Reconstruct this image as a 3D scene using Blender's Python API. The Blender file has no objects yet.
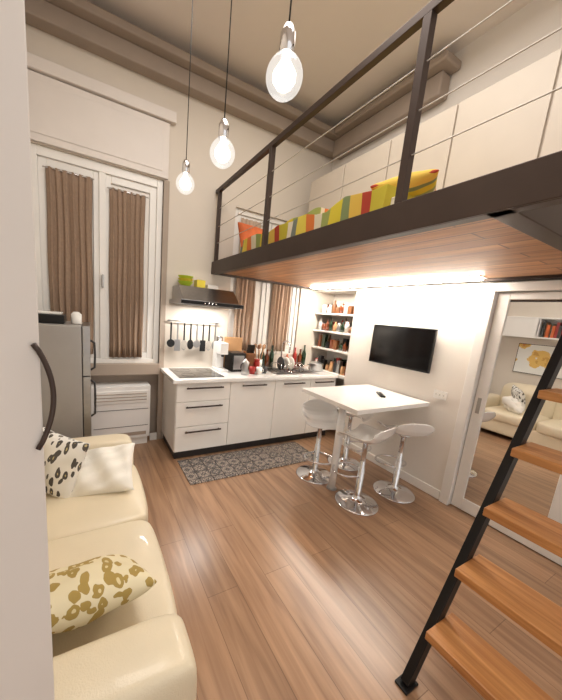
import bpy, bmesh, math, random
from mathutils import Vector, Matrix
random.seed(4)
scene=bpy.context.scene
pi=math.pi
# ---------------------------------------------------------------- materials
def newmat(name):
    m=bpy.data.materials.new(name); m.use_nodes=True
    nt=m.node_tree; b=nt.nodes['Principled BSDF']
    return m,nt,b
def srgb(c):
    return tuple(((x/255)/12.92 if x/255<=.04045 else ((x/255+.055)/1.055)**2.4) for x in c)+(1,)
def coord(nt,scale=(1,1,1),rot=(0,0,0),kind='Object'):
    tc=nt.nodes.new('ShaderNodeTexCoord'); mp=nt.nodes.new('ShaderNodeMapping')
    mp.inputs['Scale'].default_value=scale; mp.inputs['Rotation'].default_value=rot
    nt.links.new(tc.outputs[kind],mp.inputs['Vector']); return mp.outputs['Vector']
def mat(name,c,rough=.5,metal=0,var=.06,nscale=6,bump=0,bscale=60,coat=0,spec=None):
    m,nt,b=newmat(name); c=srgb(c)
    v=coord(nt)
    n=nt.nodes.new('ShaderNodeTexNoise'); n.inputs['Scale'].default_value=nscale; n.inputs['Detail'].default_value=3
    nt.links.new(v,n.inputs['Vector'])
    r=nt.nodes.new('ShaderNodeValToRGB')
    r.color_ramp.elements[0].position=.3; r.color_ramp.elements[1].position=.7
    r.color_ramp.elements[0].color=tuple(x*(1-var) for x in c[:3])+(1,)
    r.color_ramp.elements[1].color=tuple(min(1,x*(1+var)) for x in c[:3])+(1,)
    nt.links.new(n.outputs['Fac'],r.inputs['Fac']); nt.links.new(r.outputs['Color'],b.inputs['Base Color'])
    b.inputs['Roughness'].default_value=rough; b.inputs['Metallic'].default_value=metal
    if coat: b.inputs['Coat Weight'].default_value=coat
    if bump:
        n2=nt.nodes.new('ShaderNodeTexNoise'); n2.inputs['Scale'].default_value=bscale; nt.links.new(v,n2.inputs['Vector'])
        bp=nt.nodes.new('ShaderNodeBump'); bp.inputs['Strength'].default_value=bump; bp.inputs['Distance'].default_value=.005
        nt.links.new(n2.outputs['Fac'],bp.inputs['Height']); nt.links.new(bp.outputs['Normal'],b.inputs['Normal'])
    return m
def emit(name,c,s):
    m,nt,b=newmat(name); b.inputs['Base Color'].default_value=srgb(c)
    b.inputs['Emission Color'].default_value=srgb(c); b.inputs['Emission Strength'].default_value=s
    return m
def ramp(nt,stops,interp='LINEAR'):
    r=nt.nodes.new('ShaderNodeValToRGB'); cr=r.color_ramp; cr.interpolation=interp
    while len(cr.elements)<len(stops): cr.elements.new(.5)
    for e,(p,c) in zip(cr.elements,stops): e.position=p; e.color=srgb(c)
    return r
def wood(name,c1,c2,rough=.45,scale=1,axis='Y',planks=None,coat=0,lo=.86,hi=1.1,gap=.5,msize=.0022):
    m,nt,b=newmat(name)
    rot={'X':(0,0,0),'Y':(0,0,pi/2),'Z':(0,pi/2,0)}[axis]
    v=coord(nt,(1,1,1),rot)
    v2=nt.nodes.new('ShaderNodeMapping'); v2.inputs['Scale'].default_value=(1.6*scale,22*scale,22*scale); nt.links.new(v,v2.inputs['Vector'])
    n=nt.nodes.new('ShaderNodeTexNoise'); n.inputs['Scale'].default_value=1; n.inputs['Detail'].default_value=6; n.inputs['Distortion'].default_value=.6
    nt.links.new(v2.outputs[0],n.inputs['Vector'])
    r=ramp(nt,[(.3,c1),(.72,c2)]); nt.links.new(n.outputs['Fac'],r.inputs['Fac'])
    out=r.outputs['Color']
    if planks:
        br=nt.nodes.new('ShaderNodeTexBrick'); nt.links.new(v,br.inputs['Vector'])
        br.inputs['Scale'].default_value=1; br.inputs['Brick Width'].default_value=planks[0]; br.inputs['Row Height'].default_value=planks[1]
        br.inputs['Mortar Size'].default_value=msize; br.inputs['Mortar Smooth'].default_value=.1; br.offset=.37
        br.inputs['Color1'].default_value=(lo,lo,lo,1); br.inputs['Color2'].default_value=(hi,hi*.99,hi*.98,1); br.inputs['Mortar'].default_value=(gap,gap*.95,gap*.9,1)
        mx=nt.nodes.new('ShaderNodeMix'); mx.data_type='RGBA'; mx.blend_type='MULTIPLY'; mx.inputs[0].default_value=1
        nt.links.new(out,mx.inputs[6]); nt.links.new(br.outputs['Color'],mx.inputs[7]); out=mx.outputs[2]
    nt.links.new(out,b.inputs['Base Color']); b.inputs['Roughness'].default_value=rough
    if coat: b.inputs['Coat Weight'].default_value=coat; b.inputs['Coat Roughness'].default_value=.25
    return m
WALL=mat('wall_paint_cream',(216,206,193),.7,var=.02,nscale=2,bump=.1)
WALLR=mat('wall_paint_white',(230,224,216),.65,var=.02,nscale=2,bump=.1)
TAUPE=mat('wall_paint_taupe',(168,153,139),.7,var=.03,nscale=2,bump=.1)
CEIL=mat('ceiling_paint',(230,220,211),.8,var=.02,nscale=2)
TRIMM=mat('trim_taupe',(156,141,128),.6,var=.03)
WHITE=mat('white_lacquer',(237,234,229),.3,var=.015)
WHITEG=mat('white_gloss_plastic',(240,238,235),.15,var=.01,coat=.5)
PANEL=mat('white_panel',(224,216,209),.5,var=.015)
CLOSET=mat('closet_cream',(204,193,179),.45,var=.02)
FLOOR=wood('laminate_oak',(138,104,78),(182,145,113),.3,1,'Y',(1.3,.19),coat=.2,lo=.88,hi=1.08,gap=.55,msize=.0018)
PINE=wood('pine_deck',(164,106,60),(210,152,98),.45,1.2,'Y',(2.2,.13),lo=.82,hi=1.08,gap=.35,msize=.005)
TREAD=wood('pine_tread',(160,102,54),(208,150,92),.4,1.5,'Y')
DARKM=mat('dark_bronze_steel',(70,57,51),.45,.5,var=.08)
BLACKM=mat('black_steel',(28,26,26),.45,.5,var=.05)
BLACK=mat('black_plastic',(14,14,15),.3,var=.02)
SCREEN=mat('tv_screen',(10,10,12),.12,var=.01)
CHROME=mat('chrome',(225,225,228),.08,1,var=.01)
STEEL=mat('brushed_steel',(175,173,172),.32,1,var=.05,nscale=30)
WIRE=mat('steel_cable',(196,190,182),.4,.3,var=.02)
FRIDGE=mat('fridge_silver',(170,166,162),.35,.35,var=.03)
DGREY=mat('dark_grey',(62,60,60),.4,.3)
LEATHER=mat('cream_leather',(226,212,184),.34,var=.04,nscale=4,bump=.25,bscale=220,coat=.2)
CURT=mat('curtain_linen',(150,126,106),.85,var=.06,nscale=40,bump=.3,bscale=300)
CURTLIT=mat('curtain_linen_backlit',(188,164,143),.85,var=.06,nscale=40,bump=.3,bscale=300)  # paler copy of the linen, window backlight put into its colour
GLASSB=mat('black_glass',(8,8,9),.05,var=.01,coat=1)
NIGHT=mat('window_pane_white',(236,230,222),.35,var=.02)
CREAMC=mat('cushion_cream',(240,235,224),.8,var=.04,bump=.4,bscale=150)
RED=mat('red_enamel',(160,40,32),.4); ORANGE=mat('orange_fabric',(206,104,56),.8,var=.25)
GREEN=mat('lime_plastic',(190,214,60),.35); YEL=mat('yellow_plastic',(226,206,70),.4)
BLUE=mat('blue_print',(60,90,130),.5); BROWN=mat('brown_wood',(120,74,40),.5,var=.15)
AMBER=mat('amber_glass',(110,50,20),.1,coat=.5); DGREEN=mat('bottle_green',(30,54,30),.1,coat=.5)
BEECH=mat('beech_wood',(186,142,98),.5,var=.1)
CERAM=mat('ceramic_white',(235,232,226),.2)
MIRROR=mat('mirror_silver',(235,235,235),.01,1,var=0)
LED=emit('led_strip',(255,248,236),55)
FILA=emit('bulb_filament',(255,230,190),300)
BULB=bpy.data.materials.new('opal_bulb_glass'); BULB.use_nodes=True; nt=BULB.node_tree; nt.nodes.clear()
om=nt.nodes.new('ShaderNodeOutputMaterial'); tr=nt.nodes.new('ShaderNodeBsdfTransparent'); em=nt.nodes.new('ShaderNodeEmission'); gl=nt.nodes.new('ShaderNodeBsdfGlossy')
gl.inputs['Roughness'].default_value=.05; em.inputs['Color'].default_value=(1,.95,.88,1); em.inputs['Strength'].default_value=1.35
lw=nt.nodes.new('ShaderNodeLayerWeight'); lw.inputs['Blend'].default_value=.3
m1=nt.nodes.new('ShaderNodeMixShader'); m2=nt.nodes.new('ShaderNodeMixShader')
r=ramp(nt,[(0,(170,170,170)),(.3,(155,155,155)),(.7,(160,160,160)),(1,(225,225,225))]); nt.links.new(lw.outputs['Facing'],r.inputs['Fac'])
nt.links.new(r.outputs['Color'],m1.inputs[0]); nt.links.new(tr.outputs[0],m1.inputs[1]); nt.links.new(em.outputs[0],m1.inputs[2])
m2.inputs[0].default_value=.06; nt.links.new(m1.outputs[0],m2.inputs[1]); nt.links.new(gl.outputs[0],m2.inputs[2]); nt.links.new(m2.outputs[0],om.inputs[0])
OPAL=emit('bulb_diffuser',(255,240,216),7)
def blanket(name,ax,off,fr_):
    m,nt,b=newmat(name)
    v=coord(nt,rot=(0,0,.12)); sep=nt.nodes.new('ShaderNodeSeparateXYZ'); nt.links.new(v,sep.inputs[0])
    mm=nt.nodes.new('ShaderNodeMath'); mm.operation='MULTIPLY_ADD'; mm.inputs[1].default_value=fr_; mm.inputs[2].default_value=off; nt.links.new(sep.outputs[ax],mm.inputs[0])
    fr=nt.nodes.new('ShaderNodeMath'); fr.operation='FRACT'; nt.links.new(mm.outputs[0],fr.inputs[0])
    r=ramp(nt,[(0,(208,190,52)),(.13,(146,156,86)),(.22,(216,206,180)),(.3,(208,116,54)),(.38,(220,200,80)),(.5,(116,124,114)),(.58,(222,212,190)),(.66,(190,176,54)),(.78,(172,62,44)),(.84,(220,184,80)),(.93,(124,138,92))],'CONSTANT')
    nt.links.new(fr.outputs[0],r.inputs['Fac']); nt.links.new(r.outputs['Color'],b.inputs['Base Color']); b.inputs['Roughness'].default_value=.9
    return m
BLANK=blanket('striped_blanket','Y',.2,1.05); BLANK2=blanket('striped_pillowcase','X',.35,2.2)
def leafpattern(name,bg,fg,fg2,sc,rot,w=.12,cut=.42):
    m,nt,b=newmat(name); v=coord(nt,(sc,sc,sc*.45),(0,rot,0))
    nz=nt.nodes.new('ShaderNodeTexNoise'); nz.inputs['Scale'].default_value=.8; nt.links.new(v,nz.inputs['Vector'])
    ad=nt.nodes.new('ShaderNodeVectorMath'); ad.operation='MULTIPLY_ADD'; ad.inputs[1].default_value=(.9,.9,.9)
    nt.links.new(nz.outputs['Color'],ad.inputs[0]); nt.links.new(v,ad.inputs[2])
    t=nt.nodes.new('ShaderNodeTexVoronoi'); t.feature='SMOOTH_F1'; t.inputs['Smoothness'].default_value=.15; t.inputs['Scale'].default_value=1; t.inputs['Randomness'].default_value=.7
    nt.links.new(ad.outputs[0],t.inputs['Vector'])
    r=ramp(nt,[(0,fg2),(w,fg),(cut,bg)],'CONSTANT'); nt.links.new(t.outputs['Distance'],r.inputs['Fac'])
    nt.links.new(r.outputs['Color'],b.inputs['Base Color']); b.inputs['Roughness'].default_value=.85
    return m
CUSHG=leafpattern('cushion_gold_leaf_print',(226,214,180),(166,140,74),(214,198,152),24,.6,.16,.47)
CUSHD=leafpattern('cushion_grey_leaf_print',(234,230,222),(84,78,72),(196,180,130),27,-.5,.14,.40)
# tile rug
RUGM,nt,b=newmat('tile_pattern_mat')
v=coord(nt); sep=nt.nodes.new('ShaderNodeSeparateXYZ'); nt.links.new(v,sep.inputs[0])
def mth(op,a,bv=None):
    n=nt.nodes.new('ShaderNodeMath'); n.operation=op
    for i,x in enumerate((a,bv)):
        if x is None: continue
        if isinstance(x,(int,float)): n.inputs[i].default_value=x
        else: nt.links.new(x,n.inputs[i])
    return n.outputs[0]
T=.13
fx=mth('FLOOR',mth('DIVIDE',sep.outputs['X'],T)); fy=mth('FLOOR',mth('DIVIDE',sep.outputs['Y'],T))
cmb=nt.nodes.new('ShaderNodeCombineXYZ'); nt.links.new(fx,cmb.inputs[0]); nt.links.new(fy,cmb.inputs[1])
wn=nt.nodes.new('ShaderNodeTexWhiteNoise'); wn.noise_dimensions='3D'; nt.links.new(cmb.outputs[0],wn.inputs['Vector'])
sx=mth('COSINE',mth('MULTIPLY',sep.outputs['X'],2*pi/T)); sy=mth('COSINE',mth('MULTIPLY',sep.outputs['Y'],2*pi/T))
s2=mth('COSINE',mth('MULTIPLY',sep.outputs['X'],6*pi/T)); s3=mth('COSINE',mth('MULTIPLY',sep.outputs['Y'],6*pi/T))
a_=mth('MULTIPLY',mth('ADD',sx,sy),.25); b_=mth('MULTIPLY',mth('MULTIPLY',s2,s3),.35)
val=mth('FRACT',mth('ADD',mth('ADD',a_,b_),mth('MULTIPLY',wn.outputs['Value'],1.0)))
r=ramp(nt,[(0,(66,60,58)),(.22,(140,128,118)),(.4,(190,178,166)),(.55,(92,86,84)),(.72,(160,146,134)),(.86,(84,90,98))],'CONSTANT'); nt.links.new(val,r.inputs['Fac'])
ex=mth('ABSOLUTE',mth('SUBTRACT',mth('FRACT',mth('DIVIDE',sep.outputs['X'],T)),.5)); ey=mth('ABSOLUTE',mth('SUBTRACT',mth('FRACT',mth('DIVIDE',sep.outputs['Y'],T)),.5))
edge=mth('GREATER_THAN',mth('MAXIMUM',ex,ey),.47)
mx=nt.nodes.new('ShaderNodeMix'); mx.data_type='RGBA'; nt.links.new(edge,mx.inputs[0]); nt.links.new(r.outputs['Color'],mx.inputs[6]); mx.inputs[7].default_value=srgb((52,46,44)); nt.links.new(mx.outputs[2],b.inputs['Base Color']); b.inputs['Roughness'].default_value=.7
# ---------------------------------------------------------------- mesh builder
class B:
    def __init__(s,name): s.name=name; s.bm=bmesh.new(); s.mats=[]
    def mi(s,m):
        if m not in s.mats: s.mats.append(m)
        return s.mats.index(m)
    def _fin(s,verts,m,M=None,smooth=False):
        if M is not None: bmesh.ops.transform(s.bm,matrix=M,verts=verts)
        i=s.mi(m); fs=set(f for v in verts for f in v.link_faces)
        for f in fs: f.material_index=i; f.smooth=smooth
    def box(s,x0,x1,y0,y1,z0,z1,m,M=None):
        r=bmesh.ops.create_cube(s.bm,size=1); vs=r['verts']
        T=Matrix.Translation(((x0+x1)/2,(y0+y1)/2,(z0+z1)/2))@Matrix.Diagonal((abs(x1-x0),abs(y1-y0),abs(z1-z0),1))
        s._fin(vs,m,(M@T) if M is not None else T); return s
    def prism(s,poly,x0,x1,m):
        A=[s.bm.verts.new((x0,y,z)) for y,z in poly]; C=[s.bm.verts.new((x1,y,z)) for y,z in poly]; n=len(poly)
        s.bm.faces.new(A); s.bm.faces.new(C[::-1])
        for k in range(n): s.bm.faces.new((A[k],C[k],C[(k+1)%n],A[(k+1)%n]))
        s._fin(A+C,m); return s
    def lathe(s,prof,m,M=None,n=28,caps=True):
        rings=[]
        for (r,z) in prof:
            if r<1e-5: rings.append([s.bm.verts.new((0,0,z))])
            else: rings.append([s.bm.verts.new((r*math.cos(2*pi*k/n),r*math.sin(2*pi*k/n),z)) for k in range(n)])
        vs=[v for r in rings for v in r]
        for a,b_ in zip(rings,rings[1:]):
            for k in range(n):
                k2=(k+1)%n
                if len(a)==1 and len(b_)==1: continue
                if len(a)==1: s.bm.faces.new((a[0],b_[k2],b_[k]))
                elif len(b_)==1: s.bm.faces.new((a[k],a[k2],b_[0]))
                else: s.bm.faces.new((a[k],a[k2],b_[k2],b_[k]))
        if caps:
            if len(rings[0])>1: s.bm.faces.new(rings[0][::-1])
            if len(rings[-1])>1: s.bm.faces.new(rings[-1])
        s._fin(vs,m,M,True); 
        for v in vs:
            for f in v.link_faces:
                if len(f.verts)>4: f.smooth=False
        return s
    def cyl(s,p,q,r,m,r2=None,n=20):
        p=Vector(p);q=Vector(q);d=q-p;L=d.length
        M=Matrix.Translation(p)@d.to_track_quat('Z','Y').to_matrix().to_4x4()
        return s.lathe([(r,0),(r if r2 is None else r2,L)],m,M,n)
    def tube(s,pts,r,m,n=10,closed=False):
        pts=[Vector(p) for p in pts]; rings=[]; N=len(pts); up=None
        for i,p in enumerate(pts):
            if closed: t=(pts[(i+1)%N]-pts[i-1])
            else: t=pts[min(i+1,N-1)]-pts[max(i-1,0)]
            t.normalize()
            if up is None:
                up=Vector((0,0,1)) if abs(t.z)<.9 else Vector((1,0,0))
            a=t.cross(up); 
            if a.length<1e-4: a=t.cross(Vector((0,1,0)))
            a.normalize(); bb=t.cross(a).normalized()
            bb2=bb if up.dot(bb)>0 else -bb
            up=bb2
            rings.append([s.bm.verts.new(p+r*(math.cos(2*pi*k/n)*a+math.sin(2*pi*k/n)*bb2)) for k in range(n)])
        vs=[v for q in rings for v in q]
        rng=range(N if closed else N-1)
        for i in rng:
            A=rings[i];C=rings[(i+1)%N]
            for k in range(n): s.bm.faces.new((A[k],A[(k+1)%n],C[(k+1)%n],C[k]))
        if not closed: s.bm.faces.new(rings[0]); s.bm.faces.new(rings[-1])
        s._fin(vs,m,None,True); return s
    def grid(s,fn,nu,nv,m,M=None):
        V=[[s.bm.verts.new(fn(i/nu,j/nv)) for j in range(nv+1)] for i in range(nu+1)]
        for i in range(nu):
            for j in range(nv): s.bm.faces.new((V[i][j],V[i+1][j],V[i+1][j+1],V[i][j+1]))
        s._fin([v for r in V for v in r],m,M,True); return s
    def done(s,bevel=0,seg=2,sub=0,solid=0,loc=None,rot=None,parent=None):
        bmesh.ops.recalc_face_normals(s.bm,faces=s.bm.faces)
        me=bpy.data.meshes.new(s.name); s.bm.to_mesh(me); s.bm.free()
        for m in s.mats: me.materials.append(m)
        o=bpy.data.objects.new(s.name,me); scene.collection.objects.link(o)
        if solid:
            md=o.modifiers.new('solid','SOLIDIFY'); md.thickness=solid; md.offset=0
        if bevel:
            md=o.modifiers.new('bev','BEVEL'); md.width=bevel; md.segments=seg; md.limit_method='ANGLE'; md.angle_limit=math.radians(50)
        if sub:
            md=o.modifiers.new('sub','SUBSURF'); md.levels=sub; md.render_levels=sub
        if loc: o.location=loc
        if rot: o.rotation_euler=rot
        if parent: o.parent=parent
        return o
def empty(name,loc=(0,0,0)):
    e=bpy.data.objects.new(name,None); scene.collection.objects.link(e); e.location=loc; e.empty_display_size=.1; return e
# ---------------------------------------------------------------- room shell
XW=2.95; YB=3.5; XL=-.56; ZC=4.1; YN=-1.6
B('floor').box(XL-.15,3.5,YN,4.0,-.1,0,FLOOR).done()
B('ceiling').box(XL-.15,3.5,YN,4.0,ZC,ZC+.1,CEIL).done()
w=B('wall_back')
w.box(.72,1.55,YB,YB+.3,0,ZC,WALL).box(2.66,3.5,YB,YB+.3,0,ZC,WALL)
w.box(1.55,2.66,YB,YB+.3,0,1.08,WALL).box(1.55,2.66,YB,YB+.3,2.86,ZC,WALL)
w.box(XL-.15,.72,YB,YB+.3,2.92,ZC,WALL)
w.box(XL-.15,.72,YB+.2,YB+.3,0,2.92,TAUPE)
w.box(1.55,2.66,YB+.22,YB+.3,1.08,2.86,TAUPE)
w.box(.715,.72,YB,YB+.2,0,2.92,TAUPE)
w.done()
w=B('wall_left'); w.box(XL-.15,XL,YN,4.0,0,ZC,WALL); w.done()
w=B('wall_right')
w.box(XW,3.5,1.32,2.74,0,ZC,WALLR)
w.box(XW,3.5,2.74,YB,2.02,ZC,WALLR)
w.box(3.3,3.5,2.74,YB,0,2.02,WALLR)
w.box(XW,3.5,YN,1.32,2.04,ZC,WALLR)
w.box(XW,3.5,YN,.30,0,2.04,WALLR)
w.box(XW+.1,3.5,.30,1.32,0,2.04,WALLR)
w.done()
t=B('trim_1'); t.box(XL,XW,YB-.14,YB,3.78,3.92,TRIMM).box(XL,XW,YB-.24,YB,3.92,3.99,TRIMM); t.done(.012)
t=B('trim_2'); t.box(XL,.80,YB-.06,YB,3.46,3.56,PANEL); t.done(.008)
t=B('trim_3')
t.box(XW-.14,XW,1.98,YB-.14,3.72,3.92,TRIMM).box(XW-.24,XW,1.90,YB-.24,3.92,3.99,TRIMM)
t.done(.02,3)
t=B('roller_blind_box'); t.box(XL,.74,YB-.03,YB,2.93,3.45,PANEL).box(XL+.06,.68,YB-.036,YB-.03,2.99,3.39,PANEL); t.done(.006)
B('baseboard_right').box(XW-.015,XW,1.34,2.74,0,.09,WHITE).done(.003)
B('baseboard_back').box(.62,.74,YB-.015,YB,0,.09,WHITE).done(.003)
B('trim_4').box(.70,.76,YB-.02,YB,0,2.92,TAUPE).done(.004)
# ---------------------------------------------------------------- left window
def sash(b,x0,x1,z0,z1,y,f=.06):
    b.box(x0,x0+f,y,y+.05,z0,z1,WHITE).box(x1-f,x1,y,y+.05,z0,z1,WHITE)
    b.box(x0+f,x1-f,y,y+.05,z0,z0+f,WHITE).box(x0+f,x1-f,y,y+.05,z1-f,z1,WHITE)
    b.box(x0+f,x1-f,y+.02,y+.03,z0+f,z1-f,NIGHT)
def curtain(b,x0,x1,y,z0,z1,folds,amp=.022,m=None):
    ph=random.random()*6
    def fn(u,v):
        x=x0+(x1-x0)*u
        a=amp*(.6+.4*(1-v))
        yy=y+a*math.sin(folds*2*pi*u+ph+.5*math.sin(3*v))+a*.4*math.sin(folds*4.7*pi*u+ph*2)
        return (x+.004*math.sin(9*v+u*5),yy,z0+(z1-z0)*v)
    b.grid(fn,int(folds*14),14,m or CURT)
win=empty('window_1')
b=B('frame'); 
b.box(-.46,-.40,YB+.02,YB+.10,.95,2.92,WHITE).box(.64,.70,YB+.02,YB+.10,.95,2.92,WHITE).box(-.40,.64,YB+.02,YB+.10,2.84,2.92,WHITE).box(-.40,.64,YB+.02,YB+.10,.95,1.0,WHITE)
sash(b,-.40,.11,1.0,2.84,YB+.04,.07); sash(b,.13,.64,1.0,2.84,YB+.04,.07)
b.box(.09,.15,YB+.02,YB+.06,1.0,2.84,WHITE)
b.box(.11,.13,YB-.02,YB+.02,1.75,1.88,STEEL)
b.done(.006,parent=win)
B('infill').box(XL,-.46,YB+.02,YB+.2,0,2.92,TAUPE).done(parent=win)
c=B('curtain_left'); curtain(c,-.34,.03,YB+.005,1.05,2.76,6,.017); c.done(solid=.003,parent=win)
c=B('curtain_right'); curtain(c,.18,.52,YB+.005,1.02,2.72,6,.017); c.done(solid=.003,parent=win)
c=B('curtain_rods'); c.cyl((-.36,YB+.005,2.75),(.05,YB+.005,2.75),.006,CHROME).cyl((.16,YB+.005,2.71),(.55,YB+.005,2.71),.006,CHROME); c.done(parent=win)
b=B('window_sill'); b.box(XL,.715,YB-.03,YB+.2,.82,.95,TAUPE); b.done(.008)
b=B('trim_5'); b.box(XL,.715,YB+.12,YB+.2,0,.82,TAUPE).done()
b=B('air_conditioner')
b.box(.0,.60,YB-.10,YB+.12,.10,.71,WHITEG).box(.03,.57,YB-.108,YB-.10,.52,.66,WHITE)
for k in range(3): b.box(.04,.56,YB-.112,YB-.10,.55+.035*k,.56+.035*k,TAUPE)
b.box(.02,.58,YB-.104,YB-.10,.44,.446,DGREY).box(.02,.58,YB-.104,YB-.10,.24,.246,DGREY).box(.04,.56,YB-.106,YB-.10,.13,.17,TAUPE)
b.box(.02,.58,YB-.07,YB+.1,0,.10,WHITE)
b.done(.012)
# ---------------------------------------------------------------- kitchen window
win=empty('window_2')
b=B('frame')
b.box(1.55,1.60,YB+.03,YB+.12,1.08,2.86,WHITE).box(2.61,2.66,YB+.03,YB+.12,1.08,2.86,WHITE).box(1.60,2.61,YB+.03,YB+.12,2.80,2.86,WHITE).box(1.60,2.61,YB+.03,YB+.12,1.08,1.14,WHITE)
sash(b,1.60,2.10,1.14,2.80,YB+.05); sash(b,2.11,2.61,1.14,2.80,YB+.05); b.done(.005,parent=win)
for n,(a,d) in dict(curtain_left=(1.64,1.92),curtain_right=(2.20,2.48)).items():
    c=B(n); curtain(c,a,d,YB+.02,1.12,2.76,4.5,m=CURTLIT); c.done(solid=.003,parent=win)
# ---------------------------------------------------------------- base cabinets
kit=empty('kitchen_cabinet')
b=B('carcass'); b.box(.76,2.94,2.90,3.49,.10,.86,WHITE).box(.78,2.94,2.94,3.49,0,.10,DGREY); b.done(.002,parent=kit)
b=B('fronts')
def handle(b,x0,x1,z):
    b.box(x0,x1,2.845,2.857,z-.008,z+.008,DARKM)
    for x in (x0+.015,x1-.027): b.box(x,x+.012,2.857,2.882,z-.005,z+.005,DARKM)
zs=[(.105,.375),(.382,.65),(.657,.855)]
for z0,z1 in zs: b.box(.765,1.36,2.88,2.90,z0,z1,WHITE); handle(b,.86,1.27,z1-.05)
for x0,x1 in ((1.365,1.955),(1.96,2.50),(2.505,2.94)): b.box(x0,x1,2.88,2.90,.105,.855,WHITE); handle(b,(x0+x1)/2-.16,(x0+x1)/2+.16,.81)
b.done(.003,parent=kit)
b=B('worktop'); b.box(.72,2.945,2.85,3.495,.86,.90,WHITEG); b.done(.004,parent=kit)
b=B('cooktop'); b.box(.80,1.30,2.93,3.42,.90,.907,GLASSB)
for cx,cy,rr in ((.93,3.05,.075),(1.17,3.05,.09),(.93,3.29,.09),(1.17,3.29,.07)):
    b.tube([(cx+rr*math.cos(a*pi/16),cy+rr*math.sin(a*pi/16),.9075) for a in range(32)],.0012,DGREY,6,True)
b.done(.002)
b=B('kitchen_sink'); 
b.box(2.02,2.10,2.95,3.42,.90,.908,STEEL).box(2.62,2.70,2.95,3.42,.90,.908,STEEL).box(2.10,2.62,2.95,3.0,.90,.908,STEEL).box(2.10,2.62,3.36,3.42,.90,.908,STEEL).box(2.10,2.62,3.0,3.36,.90,.902,DGREY)
b.done(.002)
b=B('kitchen_faucet'); b.lathe([(.028,0),(.028,.03),(.018,.05),(.018,.12),(.014,.13)],CHROME,Matrix.Translation((2.36,3.40,.908)))
b.tube([(2.36,3.40,1.02)]+[(2.36,3.40-.09+.09*math.cos(a),1.20+.09*math.sin(a)) for a in [k*pi/10 for k in range(11)]]+[(2.36,3.22,1.14)],.011,CHROME); b.tube([(2.36,3.40,1.0),(2.41,3.39,1.03),(2.46,3.37,1.06)],.006,CHROME); b.done()
b=B('range_hood')
b.box(.80,1.50,2.99,3.49,1.655,1.70,STEEL).box(.84,1.46,3.03,3.47,1.650,1.656,BLACK).box(.80,1.50,2.985,2.99,1.66,1.695,BLACKM)
b.prism([(3.03,1.70),(3.49,1.70),(3.49,1.85),(3.22,1.85)],.83,1.47,STEEL)
for k in range(4): b.cyl((1.05+.04*k,2.985,1.677),(1.05+.04*k,2.98,1.677),.008,CHROME,n=10)
b.done(.005)
b=B('plastic_bowl_stack')
for k,m_ in enumerate((GREEN,YEL,GREEN)):
    b.lathe([(.04,0),(.085,.05),(.09,.055),(.082,.05),(.038,.006)],m_,Matrix.Translation((.94,3.36,1.85+.03*k)))
b.box(1.06,1.16,3.32,3.44,1.85,1.94,YEL); b.box(1.19,1.32,3.32,3.44,1.85,1.90,CERAM)
b.done(.004)
b=B('hanging_utensils')
b.cyl((.78,3.46,1.46),(1.42,3.46,1.46),.007,STEEL); b.box(.80,.82,3.46,3.50,1.45,1.47,STEEL); b.box(1.38,1.40,3.46,3.50,1.45,1.47,STEEL)
for i in range(8):
    x=.82+.078*i; m_=BLACK if i%3!=1 else STEEL
    b.tube([(x,3.462,1.468),(x,3.448,1.463),(x,3.447,1.44)],.003,STEEL,6)
    b.box(x-.009,x+.009,3.442,3.452,1.24,1.44,m_)
    k=i%4
    if k==0: b.lathe([(0,-.02),(.037,-.012),(.047,0),(.038,.002),(0,-.006)],m_,Matrix.Translation((x,3.44,1.20))@Matrix.Rotation(pi/2,4,'X'))
    elif k==1: b.box(x-.035,x+.035,3.443,3.451,1.11,1.245,m_)
    elif k==2:
        for q in range(5): 
            b.tube([(x+(q-2)*.004,3.447,1.25),(x+(q-2)*.017,3.447,1.20),(x+(q-2)*.012,3.447,1.14),(x,3.447,1.12)],.0025,STEEL,6)
    else: b.lathe([(0,-.01),(.03,-.008),(.04,0),(0,.0)],m_,Matrix.Translation((x,3.445,1.19))@Matrix.Rotation(pi/2,4,'X')@Matrix.Diagonal((1,1.5,1,1)))
b.done(.0015)
b=B('coffee_machine'); b.box(1.33,1.45,3.16,3.42,.90,.93,WHITEG).box(1.34,1.44,3.30,3.42,.93,1.24,WHITEG).box(1.34,1.44,3.18,3.32,1.11,1.25,WHITEG).cyl((1.39,3.22,1.08),(1.39,3.22,1.11),.02,DGREY).lathe([(.04,0),(.04,.06),(.036,.065)],CHROME,Matrix.Translation((1.39,3.36,1.25))); b.done(.015,3)
b=B('toaster'); b.box(1.50,1.68,3.18,3.40,.905,1.13,BLACK).box(1.52,1.66,3.175,3.18,.93,1.10,STEEL).box(1.54,1.64,3.23,3.37,1.13,1.132,DGREY); b.done(.02,3)
b=B('knife_block'); M=Matrix.Translation((1.78,3.32,.915))@Matrix.Rotation(.25,4,'X'); b.box(-.06,.06,-.05,.06,0,.22,BROWN,M)
for i in range(6): b.box(-.05+.018*i,-.04+.018*i,-.02,.005,.22,.33,BLACK,M)
b.done(.003)
b=B('storage_jar'); b.lathe([(.045,0),(.045,.11),(.035,.13),(.035,.14),(.04,.14),(.04,.16),(0,.162)],AMBER,Matrix.Translation((1.89,3.42,.90))); b.done()
b=B('storage_jar'); b.lathe([(.04,0),(.04,.11),(.032,.13),(.036,.13),(.036,.15),(0,.152)],RED,Matrix.Translation((1.88,3.24,.90))); b.done()
b=B('utensil_crock'); b.lathe([(.05,0),(.055,.13),(.05,.13),(.046,.02),(0,.02)],CERAM,Matrix.Translation((1.97,3.36,.90)))
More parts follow.
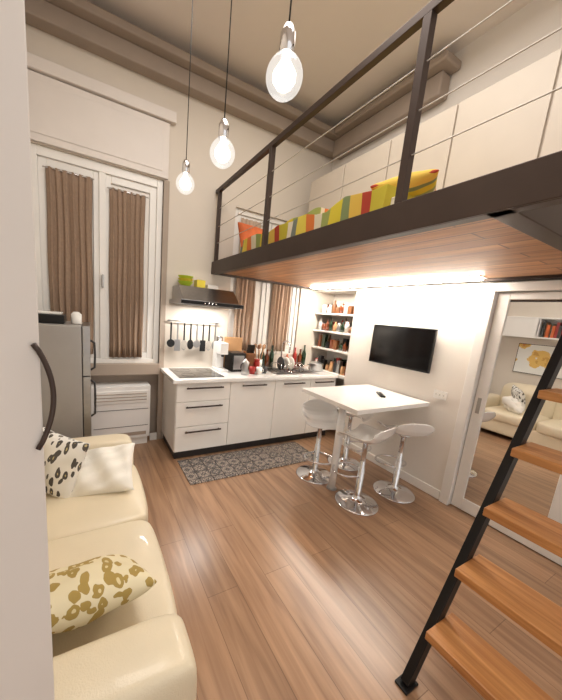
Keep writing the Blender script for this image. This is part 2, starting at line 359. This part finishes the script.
for i in range(6):
    a=i*1.05; tx,ty=1.97+.075*math.cos(a),3.36+.05*math.sin(a); m_=BEECH if i%2 else BROWN
    b.cyl((1.97+.02*math.cos(a),3.36+.02*math.sin(a),.93),(tx,ty,1.19),.006,m_,n=8)
    b.lathe([(0,-.012),(.024,0),(.02,.04),(0,.055)],m_,Matrix.Translation((tx,ty,1.18))@Matrix.Diagonal((1,.35,1,1)),n=14)
b.done()
b=B('cutting_board'); b.box(1.50,1.76,3.45,3.47,.90,1.30,BEECH,); b.done(.01)
b=B('moka_pot'); b.lathe([(.05,0),(.04,.07),(.036,.08),(.05,.15),(.02,.17),(.01,.19),(0,.195)],STEEL,Matrix.Translation((1.60,3.02,.90)),n=8); b.tube([(1.56,3.0,1.04),(1.53,2.99,1.03),(1.525,2.99,.98)],.007,BLACK); b.done()
b=B('coffee_mugs')
for x,y,m_ in ((1.72,3.06,RED),(1.80,3.03,CERAM),(1.90,3.08,DGREY)):
    b.lathe([(.034,0),(.038,.085),(.034,.085),(.03,.01),(0,.01)],m_,Matrix.Translation((x,y,.90)),n=18)
    b.tube([(x+.036,y,.965),(x+.06,y,.96),(x+.06,y,.93),(x+.036,y,.92)],.005,m_,8)
b.done()
b=B('dish_rack'); 
for i in range(7): b.tube([(2.13+.06*i,3.04,.915),(2.13+.06*i,3.04,1.0),(2.13+.06*i,3.12,1.02),(2.13+.06*i,3.27,1.0),(2.13+.06*i,3.27,.915)],.003,CHROME,6)
b.tube([(2.11,3.04,.915),(2.52,3.04,.915),(2.52,3.27,.915),(2.11,3.27,.915)],.004,CHROME,6,True)
for i in range(3): b.lathe([(.02,0),(.08,.012),(.09,.02),(.08,.016),(.0,.004)],CERAM if i else DGREY,Matrix.Translation((2.17+.08*i,3.15,1.01))@Matrix.Rotation(pi/2,4,'Y'))
b.done()
b=B('dish_soap_bottle'); b.lathe([(.028,0),(.03,.1),(.025,.14),(.01,.155),(.01,.18),(0,.185)],ORANGE,Matrix.Translation((2.50,3.45,.908))); b.done()
b=B('oil_bottles')
for x,y,hh,m_ in ((2.08,3.45,.28,DGREEN),(2.16,3.46,.24,AMBER),(2.24,3.46,.3,DGREEN),(2.64,3.46,.28,RED),(2.72,3.44,.26,AMBER),(2.80,3.45,.32,DGREEN)):
    b.lathe([(.03,0),(.032,hh*.6),(.012,hh*.78),(.012,hh*.95),(.015,hh),(0,hh)],m_,Matrix.Translation((x,y,.908)),n=16)
b.done()
b=B('cooking_pot'); b.lathe([(.09,0),(.1,.01),(.1,.1),(.104,.104),(.09,.11),(.03,.135),(.012,.14),(.016,.16),(0,.165)],STEEL,Matrix.Translation((2.82,3.18,.90))); b.tube([(2.72,3.18,.98),(2.69,3.18,.985),(2.69,3.21,.985),(2.72,3.22,.98)],.006,BLACK); b.done()
b=B('open_shelf_unit')
for z in (1.22,1.47,1.72): b.box(XW+.01,3.3,2.745,3.495,z-.025,z,WHITE)
b.box(XW+.0,3.3,2.745,3.495,.86,.90,WHITE)
b.done(.003)
b=B('bottles_and_jars')
for z in (1.222,1.472,1.722,.902):
  for row in (0,1):
    y=2.80+.02*row
    while y<3.44:
        m_=random.choice([AMBER,DGREEN,CERAM,BROWN,BROWN,BLACK,STEEL,BEECH,CERAM,RED,DGREY,AMBER]); k=random.random(); rr=random.uniform(.022,.036); hh=random.uniform(.1,.2)
        M=Matrix.Translation((XW+.07+.11*row+random.random()*.02,y,z))
        if k<.45: b.lathe([(rr,0),(rr,hh*.6),(rr*.4,hh*.78),(rr*.35,hh),(0,hh+.002)],m_,M,n=14)
        elif k<.8: b.lathe([(rr*1.2,0),(rr*1.2,hh*.6),(rr,hh*.65),(rr*1.05,hh*.75),(0,hh*.76)],m_,M,n=14)
        else: b.box(-.03,.03,-.03,.03,0,hh,m_,M)
        y+=rr*2.4+.01
b.done()
b=B('kitchen_rug'); b.box(.80,2.36,2.40,2.88,0.001,.009,RUGM); b.done(.003)
# ---------------------------------------------------------------- fridge
fr=empty('refrigerator')
b=B('body'); b.box(-.52,-.06,2.72,3.27,.03,1.40,FRIDGE).box(-.50,-.08,2.74,3.25,0,.03,BLACK); b.done(.012,3,parent=fr)
b=B('doors'); b.box(-.055,.0,2.72,3.27,.05,.98,STEEL).box(-.055,.0,2.72,3.27,.99,1.40,STEEL).box(-.062,-.055,2.73,3.26,.04,1.39,BLACK); b.done(.015,3,parent=fr)
b=B('handles')
for z0,z1 in ((.62,.94),(1.03,1.28)): b.tube([(.0,2.78,z0),(.03,2.78,z0+.02),(.034,2.78,(z0+z1)/2),(.03,2.78,z1-.02),(.0,2.78,z1)],.009,DGREY)
b.done(parent=fr)
b=B('storage_basket'); b.box(-.42,-.18,2.82,3.05,1.402,1.47,BLACK).box(-.40,-.2,2.84,3.03,1.47,1.49,CERAM); b.lathe([(.04,0),(.04,.08),(.02,.1),(0,.102)],CERAM,Matrix.Translation((-.10,2.9,1.402))); b.done(.008)
# ---------------------------------------------------------------- sofa
so=empty('sofa')
def softbox(name,x0,x1,y0,y1,z0,z1,bev=.06,puff=.02):
    b=B(name); b.box(x0,x1,y0,y1,z0,z1,LEATHER)
    bmesh.ops.subdivide_edges(b.bm,edges=b.bm.edges[:],cuts=7,use_grid_fill=True)
    c=Vector(((x0+x1)/2,(y0+y1)/2,(z0+z1)/2)); h=Vector(((x1-x0)/2,(y1-y0)/2,(z1-z0)/2))
    for v in b.bm.verts:
        d=v.co-c; n=[d[i]/h[i] for i in range(3)]
        cl=Vector([max(-h[i]+bev,min(h[i]-bev,d[i])) for i in range(3)])
        e=d-cl
        if e.length>1e-6: e=e.normalized()*min(bev,e.length if sum(abs(k)>1e-6 for k in e)==1 else bev)
        q=cl+e
        for i in range(3):
            o=[k for k in range(3) if k!=i]
            if abs(n[i])>.99: q[i]+=math.copysign(puff,n[i])*(1-n[o[0]]**2)*(1-n[o[1]]**2)
        v.co=c+q
    for f in b.bm.faces: f.smooth=True
    return b.done(sub=1,parent=so)
softbox('base',-.50,.26,.66,2.40,.06,.30,.04,.0)
softbox('seat_cushion_near',-.34,.29,.86,1.56,.26,.44,.045,.02)
softbox('seat_cushion_far',-.34,.29,1.565,2.24,.26,.44,.045,.02)
softbox('backrest_near',-.51,-.28,.84,1.56,.30,.84,.09,.025)
softbox('backrest_far',-.51,-.28,1.565,2.26,.30,.84,.09,.025)
softbox('armrest_near',-.52,.275,.63,.85,.05,.60,.045,.01)
softbox('armrest_far',-.52,.285,2.26,2.46,.05,.58,.045,.01)
b=B('feet')
for x in (-.45,.22):
    for y in (.70,2.38): b.cyl((x,y,0),(x,y,.08),.025,CHROME)
b.done(parent=so)
def pillow(name,loc,rot,w,h,t,m,wr=.06):
    b=B(name); n=22
    for sgn in (1,-1):
        def fn(u,v):
            a=2*u-1;c=2*v-1
            th=(max(0,(1-a*a))*max(0,(1-c*c)))**.42
            pin=1-.09*(1-a*a)*abs(c)**2; pin2=1-.09*(1-c*c)*abs(a)**2
            return (a*w/2*pin2,sgn*t/2*th*(1+wr*math.sin(7*a+3*c)+wr*.7*math.sin(11*c-6*a)),c*h/2*pin)
        b.grid(fn,n,n,m)
    bmesh.ops.remove_doubles(b.bm,verts=b.bm.verts[:],dist=.0005)
    return b.done(sub=1,loc=loc,rot=rot)
pillow('throw_pillow',(-.20,1.98,.62),(math.radians(-16),math.radians(10),math.radians(-40)),.38,.38,.14,CUSHD)
pillow('throw_pillow',(.06,1.94,.545),(math.radians(-54),math.radians(-8),math.radians(-14)),.40,.34,.17,CREAMC,.2)
pillow('throw_pillow',(-.04,1.07,.55),(math.radians(62),math.radians(4),math.radians(6)),.46,.40,.16,CUSHG)
# ---------------------------------------------------------------- open cabinet door at the left
dr=empty('cabinet_door')
P0=Vector((-.53,.31,0)); P1=Vector((-.07,.57,0)); d=(P1-P0); ang=math.atan2(d.y,d.x); L=d.length
M=Matrix.Translation(P0)@Matrix.Rotation(ang,4,'Z')
b=B('leaf'); b.box(0,L,0,.035,.01,2.6,PANEL,M); b.done(.003,parent=dr)
b=B('pull_handle')
pts=[M@Vector((L-.012+.026*math.sin(k/16*pi)**.8,-.006,1.352+.175*(k/16))) for k in range(17)]
b.tube(pts,.0042,DARKM); b.done(parent=dr)
# ---------------------------------------------------------------- bar table
tb=empty('bar_table')
b=B('top'); b.box(1.93,2.945,1.60,2.34,.86,.90,WHITEG); b.done(.004,parent=tb)
b=B('leg'); b.cyl((2.06,1.88,.0),(2.06,1.88,.86),.035,WHITEG,n=28); b.box(1.98,2.14,1.80,1.96,.85,.86,STEEL); b.cyl((2.06,1.88,0),(2.06,1.88,.01),.05,STEEL); b.done(parent=tb)
b=B('remote_control'); M=Matrix.Translation((2.62,1.92,.9))@Matrix.Rotation(.9,4,'Z'); b.box(-.09,.09,-.024,.024,.001,.018,BLACK,M)
for i in range(6): b.cyl(M@Vector((-.06+.022*i,0,.018)),M@Vector((-.06+.022*i,0,.021)),.005,DGREY,n=8)
b.done(.003)
def stool(x,y,ang,zs=.63):
    e=empty('bar_stool',(x,y,0)); e.rotation_euler=(0,0,ang)
    b=B('base'); b.lathe([(.19,0),(.192,.008),(.18,.014),(.10,.028),(.045,.05),(.03,.08),(.028,.34),(.022,.345),(.022,zs-.05),(.05,zs-.04),(.06,zs-.02),(0,zs-.02)],CHROME,n=40)
    b.done(parent=e)
    b=B('footrest'); 
    b.tube([(.028,0.0,.26)]+[(.15*math.sin(a),.02+.16*(1-math.cos(a))/2*1.5,.26) for a in [pi*.15+k*(pi*1.7)/16 for k in range(17)]]+[(-.028,0,.26)],.009,CHROME,10); b.done(parent=e)
    b=B('seat')
    prof=[(.19,-.035),(.175,-.008),(.12,.0),(.02,-.006),(-.08,.0),(-.14,.022),(-.175,.07),(-.188,.12),(-.194,.155)]
    def fn(u,v):
        t_=v*(len(prof)-1); i=min(int(t_),len(prof)-2); f=t_-i
        py=prof[i][0]*(1-f)+prof[i+1][0]*f; pz=prof[i][1]*(1-f)+prof[i+1][1]*f
        a=2*u-1; wd=.19*(1-.10*max(0,v-.5)*2)
        side=abs(a)**4
        curl=.045*side*(1 if v<.6 else max(0,1-(v-.6)/.3))
        fwd=.05*abs(a)**2.5*max(0,(v-.5)*2)
        drop=-.05*abs(a)**3*max(0,(v-.72))/.28
        return (a*wd,py+fwd,zs+pz+curl+drop)
    b.grid(fn,14,24,WHITEG); b.done(solid=.012,sub=1,parent=e)
stool(2.12,1.62,math.radians(10)); stool(2.62,1.60,math.radians(-25)); stool(2.06,2.14,math.radians(150),.62); stool(2.58,2.22,math.radians(200),.62)
# ---------------------------------------------------------------- TV, sockets
b=B('television'); b.box(XW-.065,XW-.035,1.64,2.35,1.185,1.615,BLACK).box(XW-.067,XW-.065,1.65,2.34,1.20,1.605,SCREEN).box(XW-.035,XW-.002,1.85,2.2,1.3,1.5,BLACK); b.done(.004)
def sock(y,z,w=.12):
    b=B('power_socket'); b.box(XW-.01,XW-.001,y-w/2,y+w/2,z-.04,z+.04,WHITEG)
    for k in (-1,0,1): b.box(XW-.012,XW-.01,y+k*w/3.4-.014,y+k*w/3.4+.014,z-.025,z+.025,CERAM).cyl((XW-.0125,y+k*w/3.4,z),(XW-.0115,y+k*w/3.4,z),.004,BLACK,n=8)
    b.done(.002)
sock(1.52,1.0); sock(1.60,.60,.08)
# ---------------------------------------------------------------- mirror sliding door on right
dr=empty('door_1')
b=B('frame'); X0=XW-.03
b.box(X0,XW+.08,1.25,1.33,0,2.03,WHITE).box(X0,XW+.08,.30,.38,0,2.03,WHITE).box(X0,XW+.08,.38,1.25,1.96,2.03,WHITE)
b.done(.004,parent=dr)
b=B('leaf'); X1=XW+.02
b.box(X1,X1+.035,1.16,1.245,.01,1.955,WHITE).box(X1,X1+.035,.385,.62,.01,1.955,WHITE).box(X1,X1+.035,.62,1.16,.01,.12,WHITE).box(X1,X1+.035,.62,1.16,1.90,1.955,WHITE)
b.done(.003,parent=dr)
b=B('mirror_panel'); b.box(X1+.012,X1+.03,.62,1.16,.12,1.90,MIRROR); b.done(parent=dr)
b=B('door_lock'); b.box(X1-.004,X1,1.19,1.22,.92,1.06,STEEL); b.done(.002,parent=dr)
# ---------------------------------------------------------------- left wall: shelf, map poster
b=B('bookshelf')
b.box(XL+.001,XL+.25,1.0,2.5,1.62,1.645,WHITE).box(XL+.001,XL+.25,1.0,2.5,1.93,1.955,WHITE)
for y in (1.0,1.49,1.98,2.475): b.box(XL+.001,XL+.25,y,y+.025,1.645,1.93,WHITE)
b.box(XL+.001,XL+.01,1.0,2.5,1.645,1.93,WHITE)
b.box(XL+.24,XL+.25,1.99,2.475,1.645,1.93,WHITE)
b.done(.002)
b=B('books')
for y0,y1 in ((1.04,1.48),(1.53,1.97),(2.02,2.46)):
    y=y0
    while y<y1-.04:
        w_=random.uniform(.018,.04); hh=random.uniform(.17,.26)
        b.box(XL+.02,XL+.18+random.random()*.04,y,y+w_,1.646,1.646+hh,random.choice([RED,BLACK,BLUE,CERAM,BROWN,DGREY,ORANGE,DGREEN])); y+=w_+.002
        if random.random()<.12: y+=.08
b.done(.001)
MAPM,nt,bb=newmat('world_map_print'); v=coord(nt,(1,1,1)); n=nt.nodes.new('ShaderNodeTexNoise'); n.inputs['Scale'].default_value=4.5; n.inputs['Detail'].default_value=5; nt.links.new(v,n.inputs['Vector'])
r=ramp(nt,[(0,(236,236,230)),(.50,(230,190,104)),(.58,(206,160,76)),(.66,(196,120,64))],'CONSTANT'); nt.links.new(n.outputs['Fac'],r.inputs['Fac']); nt.links.new(r.outputs['Color'],bb.inputs['Base Color'])
b=B('map_poster'); b.box(XL+.001,XL+.02,1.42,2.26,1.02,1.52,BLACKM).box(XL+.02,XL+.022,1.428,2.252,1.028,1.512,MAPM); b.done(.001)
# ---------------------------------------------------------------- loft
lf=empty('loft_platform')
b=B('steel_frame'); X0=1.28
b.box(X0,X0+.012,-1.4,3.49,2.04,2.18,DARKM).box(X0+.012,X0+.07,-1.4,3.49,2.168,2.18,DARKM).box(X0+.012,X0+.07,-1.4,3.49,2.04,2.052,DARKM)
b.box(X0+.012,2.93,.56,.64,2.04,2.16,DARKM).box(X0+.012,2.93,3.42,3.49,2.04,2.16,DARKM).box(2.88,2.945,-1.4,3.42,2.04,2.16,DARKM)
b.done(.003,parent=lf)
b=B('deck'); b.box(X0+.014,2.87,.64,3.42,2.06,2.10,PINE); b.done(parent=lf)
b=B('deck_top'); b.box(X0+.014,2.87,.64,3.42,2.10,2.13,PINE); b.done(parent=lf)
b=B('railing')
b.box(X0,X0+.04,-1.4,3.49,2.93,2.97,DARKM)
for y in (3.40,2.29,1.02,-.30): b.box(X0,X0+.04,y-.02,y+.02,2.18,2.93,DARKM)
for z in (2.38,2.56,2.75): b.cyl((X0+.02,-1.4,z),(X0+.02,3.45,z),.003,WIRE,n=8)
b.done(.002,parent=lf)
b=B('led_profile'); b.box(2.70,2.80,1.3,3.35,2.035,2.058,LED).box(2.68,2.82,1.28,3.37,2.052,2.06,WHITE); b.done(parent=lf)
bed=empty('loft_bed')
def softB(name,x0,x1,y0,y1,z0,z1,m,amp,cuts=18):
    b=B(name); b.box(x0,x1,y0,y1,z0,z1,m)
    bmesh.ops.subdivide_edges(b.bm,edges=b.bm.edges[:],cuts=cuts,use_grid_fill=True)
    for v in b.bm.verts:
        if v.co.z>z0+.02: v.co.z+=amp*math.sin(9*v.co.y+3*v.co.x)*math.sin(7*v.co.x)+amp*.5*math.sin(17*v.co.y)
        v.co.x+=amp*.6*math.sin(14*v.co.y+v.co.z*9)
    for f in b.bm.faces: f.smooth=True
    return b
softB('mattress',1.50,2.36,1.20,3.20,2.135,2.32,CREAMC,.002).done(.03,3,parent=bed)
softB('blanket',1.44,2.38,1.24,3.10,2.17,2.37,BLANK,.022).done(.03,3,parent=bed)
softB('folded_throw',1.55,2.2,1.9,2.45,2.36,2.44,BLANK2,.02).done(.03,3,parent=bed)
pillow('pillow_orange',(1.62,3.10,2.44),(math.radians(-20),0,math.radians(10)),.42,.30,.16,ORANGE).parent=bed
pillow('pillow_striped',(1.75,1.34,2.42),(math.radians(84),0,math.radians(30)),.50,.36,.13,BLANK2).parent=bed
b=B('loft_closet')
b.box(2.46,2.945,-1.3,2.72,2.165,3.30,CLOSET)
y=-1.3
while y<2.7: b.box(2.44,2.46,y+.004,y+.56,2.2,3.29,CLOSET); y+=.57
b.done(.003)
b=B('reading_lamp'); b.cyl((2.41,2.90,2.131),(2.41,2.90,2.15),.02,BLACK); b.tube([(2.41,2.90,2.14),(2.41,2.90,2.62),(2.38,2.88,2.72),(2.32,2.84,2.75),(2.27,2.80,2.72)],.007,BLACK); b.lathe([(.045,0),(.03,.05),(.012,.07),(0,.072)],BLACK,Matrix.Translation((2.26,2.79,2.66))); b.done()
# ---------------------------------------------------------------- ladder
ld=empty('loft_ladder')
a0=Vector((1.25,0,0)); a1=Vector((2.32,0,2.11)); dd=(a1-a0).normalized(); Ln=(a1-a0).length
tilt=math.atan2(dd.x,dd.z)
b=B('rails')
for y in (.54,-.04):
    M=Matrix.Translation((1.25,y,.0))@Matrix.Rotation(tilt,4,'Y'); b.box(-.03,.03,-.018,.018,.012,Ln,BLACKM,M)
    b.box(1.21,1.30,y-.03,y+.03,0,.012,BLACKM)
b.done(.003,parent=ld)
b=B('treads')
for k in range(7):
    z=.28+.268*k; x=1.25+z*dd.x/dd.z
    b.box(x-.11,x+.10,-.02,.522,z-.02,z+.02,TREAD)
b.done(.004,parent=ld)
# ---------------------------------------------------------------- pendants
for y,zb in ((1.02,2.42),(1.57,2.395),(2.26,2.47)):
    e=empty('pendant_lamp',(.60,y,0))
    b=B('cord'); b.cyl((0,0,zb+.15),(0,0,ZC-.03),.003,BLACK,n=8); b.lathe([(.05,ZC-.03),(.05,ZC-.001)],BLACKM); b.done(parent=e)
    b=B('socket'); b.lathe([(.024,zb+.065),(.026,zb+.07),(.026,zb+.125),(.014,zb+.15),(.004,zb+.155)],CHROME); b.done(parent=e)
    b=B('filament')
    for k in range(4):
        a=k*pi/2; b.cyl((.012*math.cos(a),.012*math.sin(a),zb+.04),(.026*math.cos(a),.026*math.sin(a),zb-.03),.0035,FILA,n=8)
    b.lathe([(0,zb-.040),(.024,zb-.034),(.040,zb-.012),(.040,zb+.006),(.026,zb+.03),(.014,zb+.05),(.012,zb+.068)],OPAL)
    b.done(parent=e)
    b=B('bulb'); b.lathe([(0,zb-.068),(.022,zb-.065),(.046,zb-.05),(.062,zb-.025),(.066,zb),(.060,zb+.026),(.044,zb+.048),(.028,zb+.062),(.022,zb+.07)],BULB,caps=False); b.done(sub=1,parent=e)
# ---------------------------------------------------------------- lights
def area(name,loc,rot,sx,sy,pw,c=(1,.955,.90)):
    l=bpy.data.lights.new(name,'AREA'); l.shape='RECTANGLE'; l.size=sx; l.size_y=sy; l.energy=pw; l.color=c
    o=bpy.data.objects.new(name,l); scene.collection.objects.link(o); o.location=loc; o.rotation_euler=rot; return o
area('ceiling_fill',(.9,1.2,4.0),(0,0,0),1.2,1.8,56)  # general fill added under the ceiling, no fixture there
area('hood_light',(1.16,3.25,1.64),(0,0,0),.4,.1,10)
area('loft_fill',(1.9,2.0,3.98),(0,0,0),.8,1.5,8)  # extra fill added above the loft, not an actual lamp
W=bpy.data.worlds.new('World'); scene.world=W; W.use_nodes=True
W.node_tree.nodes['Background'].inputs[0].default_value=(1,.965,.925,1); W.node_tree.nodes['Background'].inputs[1].default_value=1.15
# ---------------------------------------------------------------- camera
cam=bpy.data.cameras.new('camera'); co=bpy.data.objects.new('camera',cam); scene.collection.objects.link(co); scene.camera=co
yaw,pit,rol=[math.radians(a) for a in (29.27,10.17,-4.94)]
f=Vector((math.sin(yaw)*math.cos(pit),math.cos(yaw)*math.cos(pit),-math.sin(pit))); r0=Vector((math.cos(yaw),-math.sin(yaw),0)); d0=f.cross(r0)
rr=math.cos(rol)*r0+math.sin(rol)*d0; dn=-math.sin(rol)*r0+math.cos(rol)*d0
Mx=Matrix((( rr.x,-dn.x,-f.x,0),(rr.y,-dn.y,-f.y,0),(rr.z,-dn.z,-f.z,1.6),(0,0,0,1)))
co.matrix_world=Mx
cam.sensor_fit='VERTICAL'; cam.sensor_height=36; cam.lens=294*36/700; cam.shift_x=29/700; cam.shift_y=18/700; cam.clip_start=.01
scene.view_settings.view_transform='Standard'
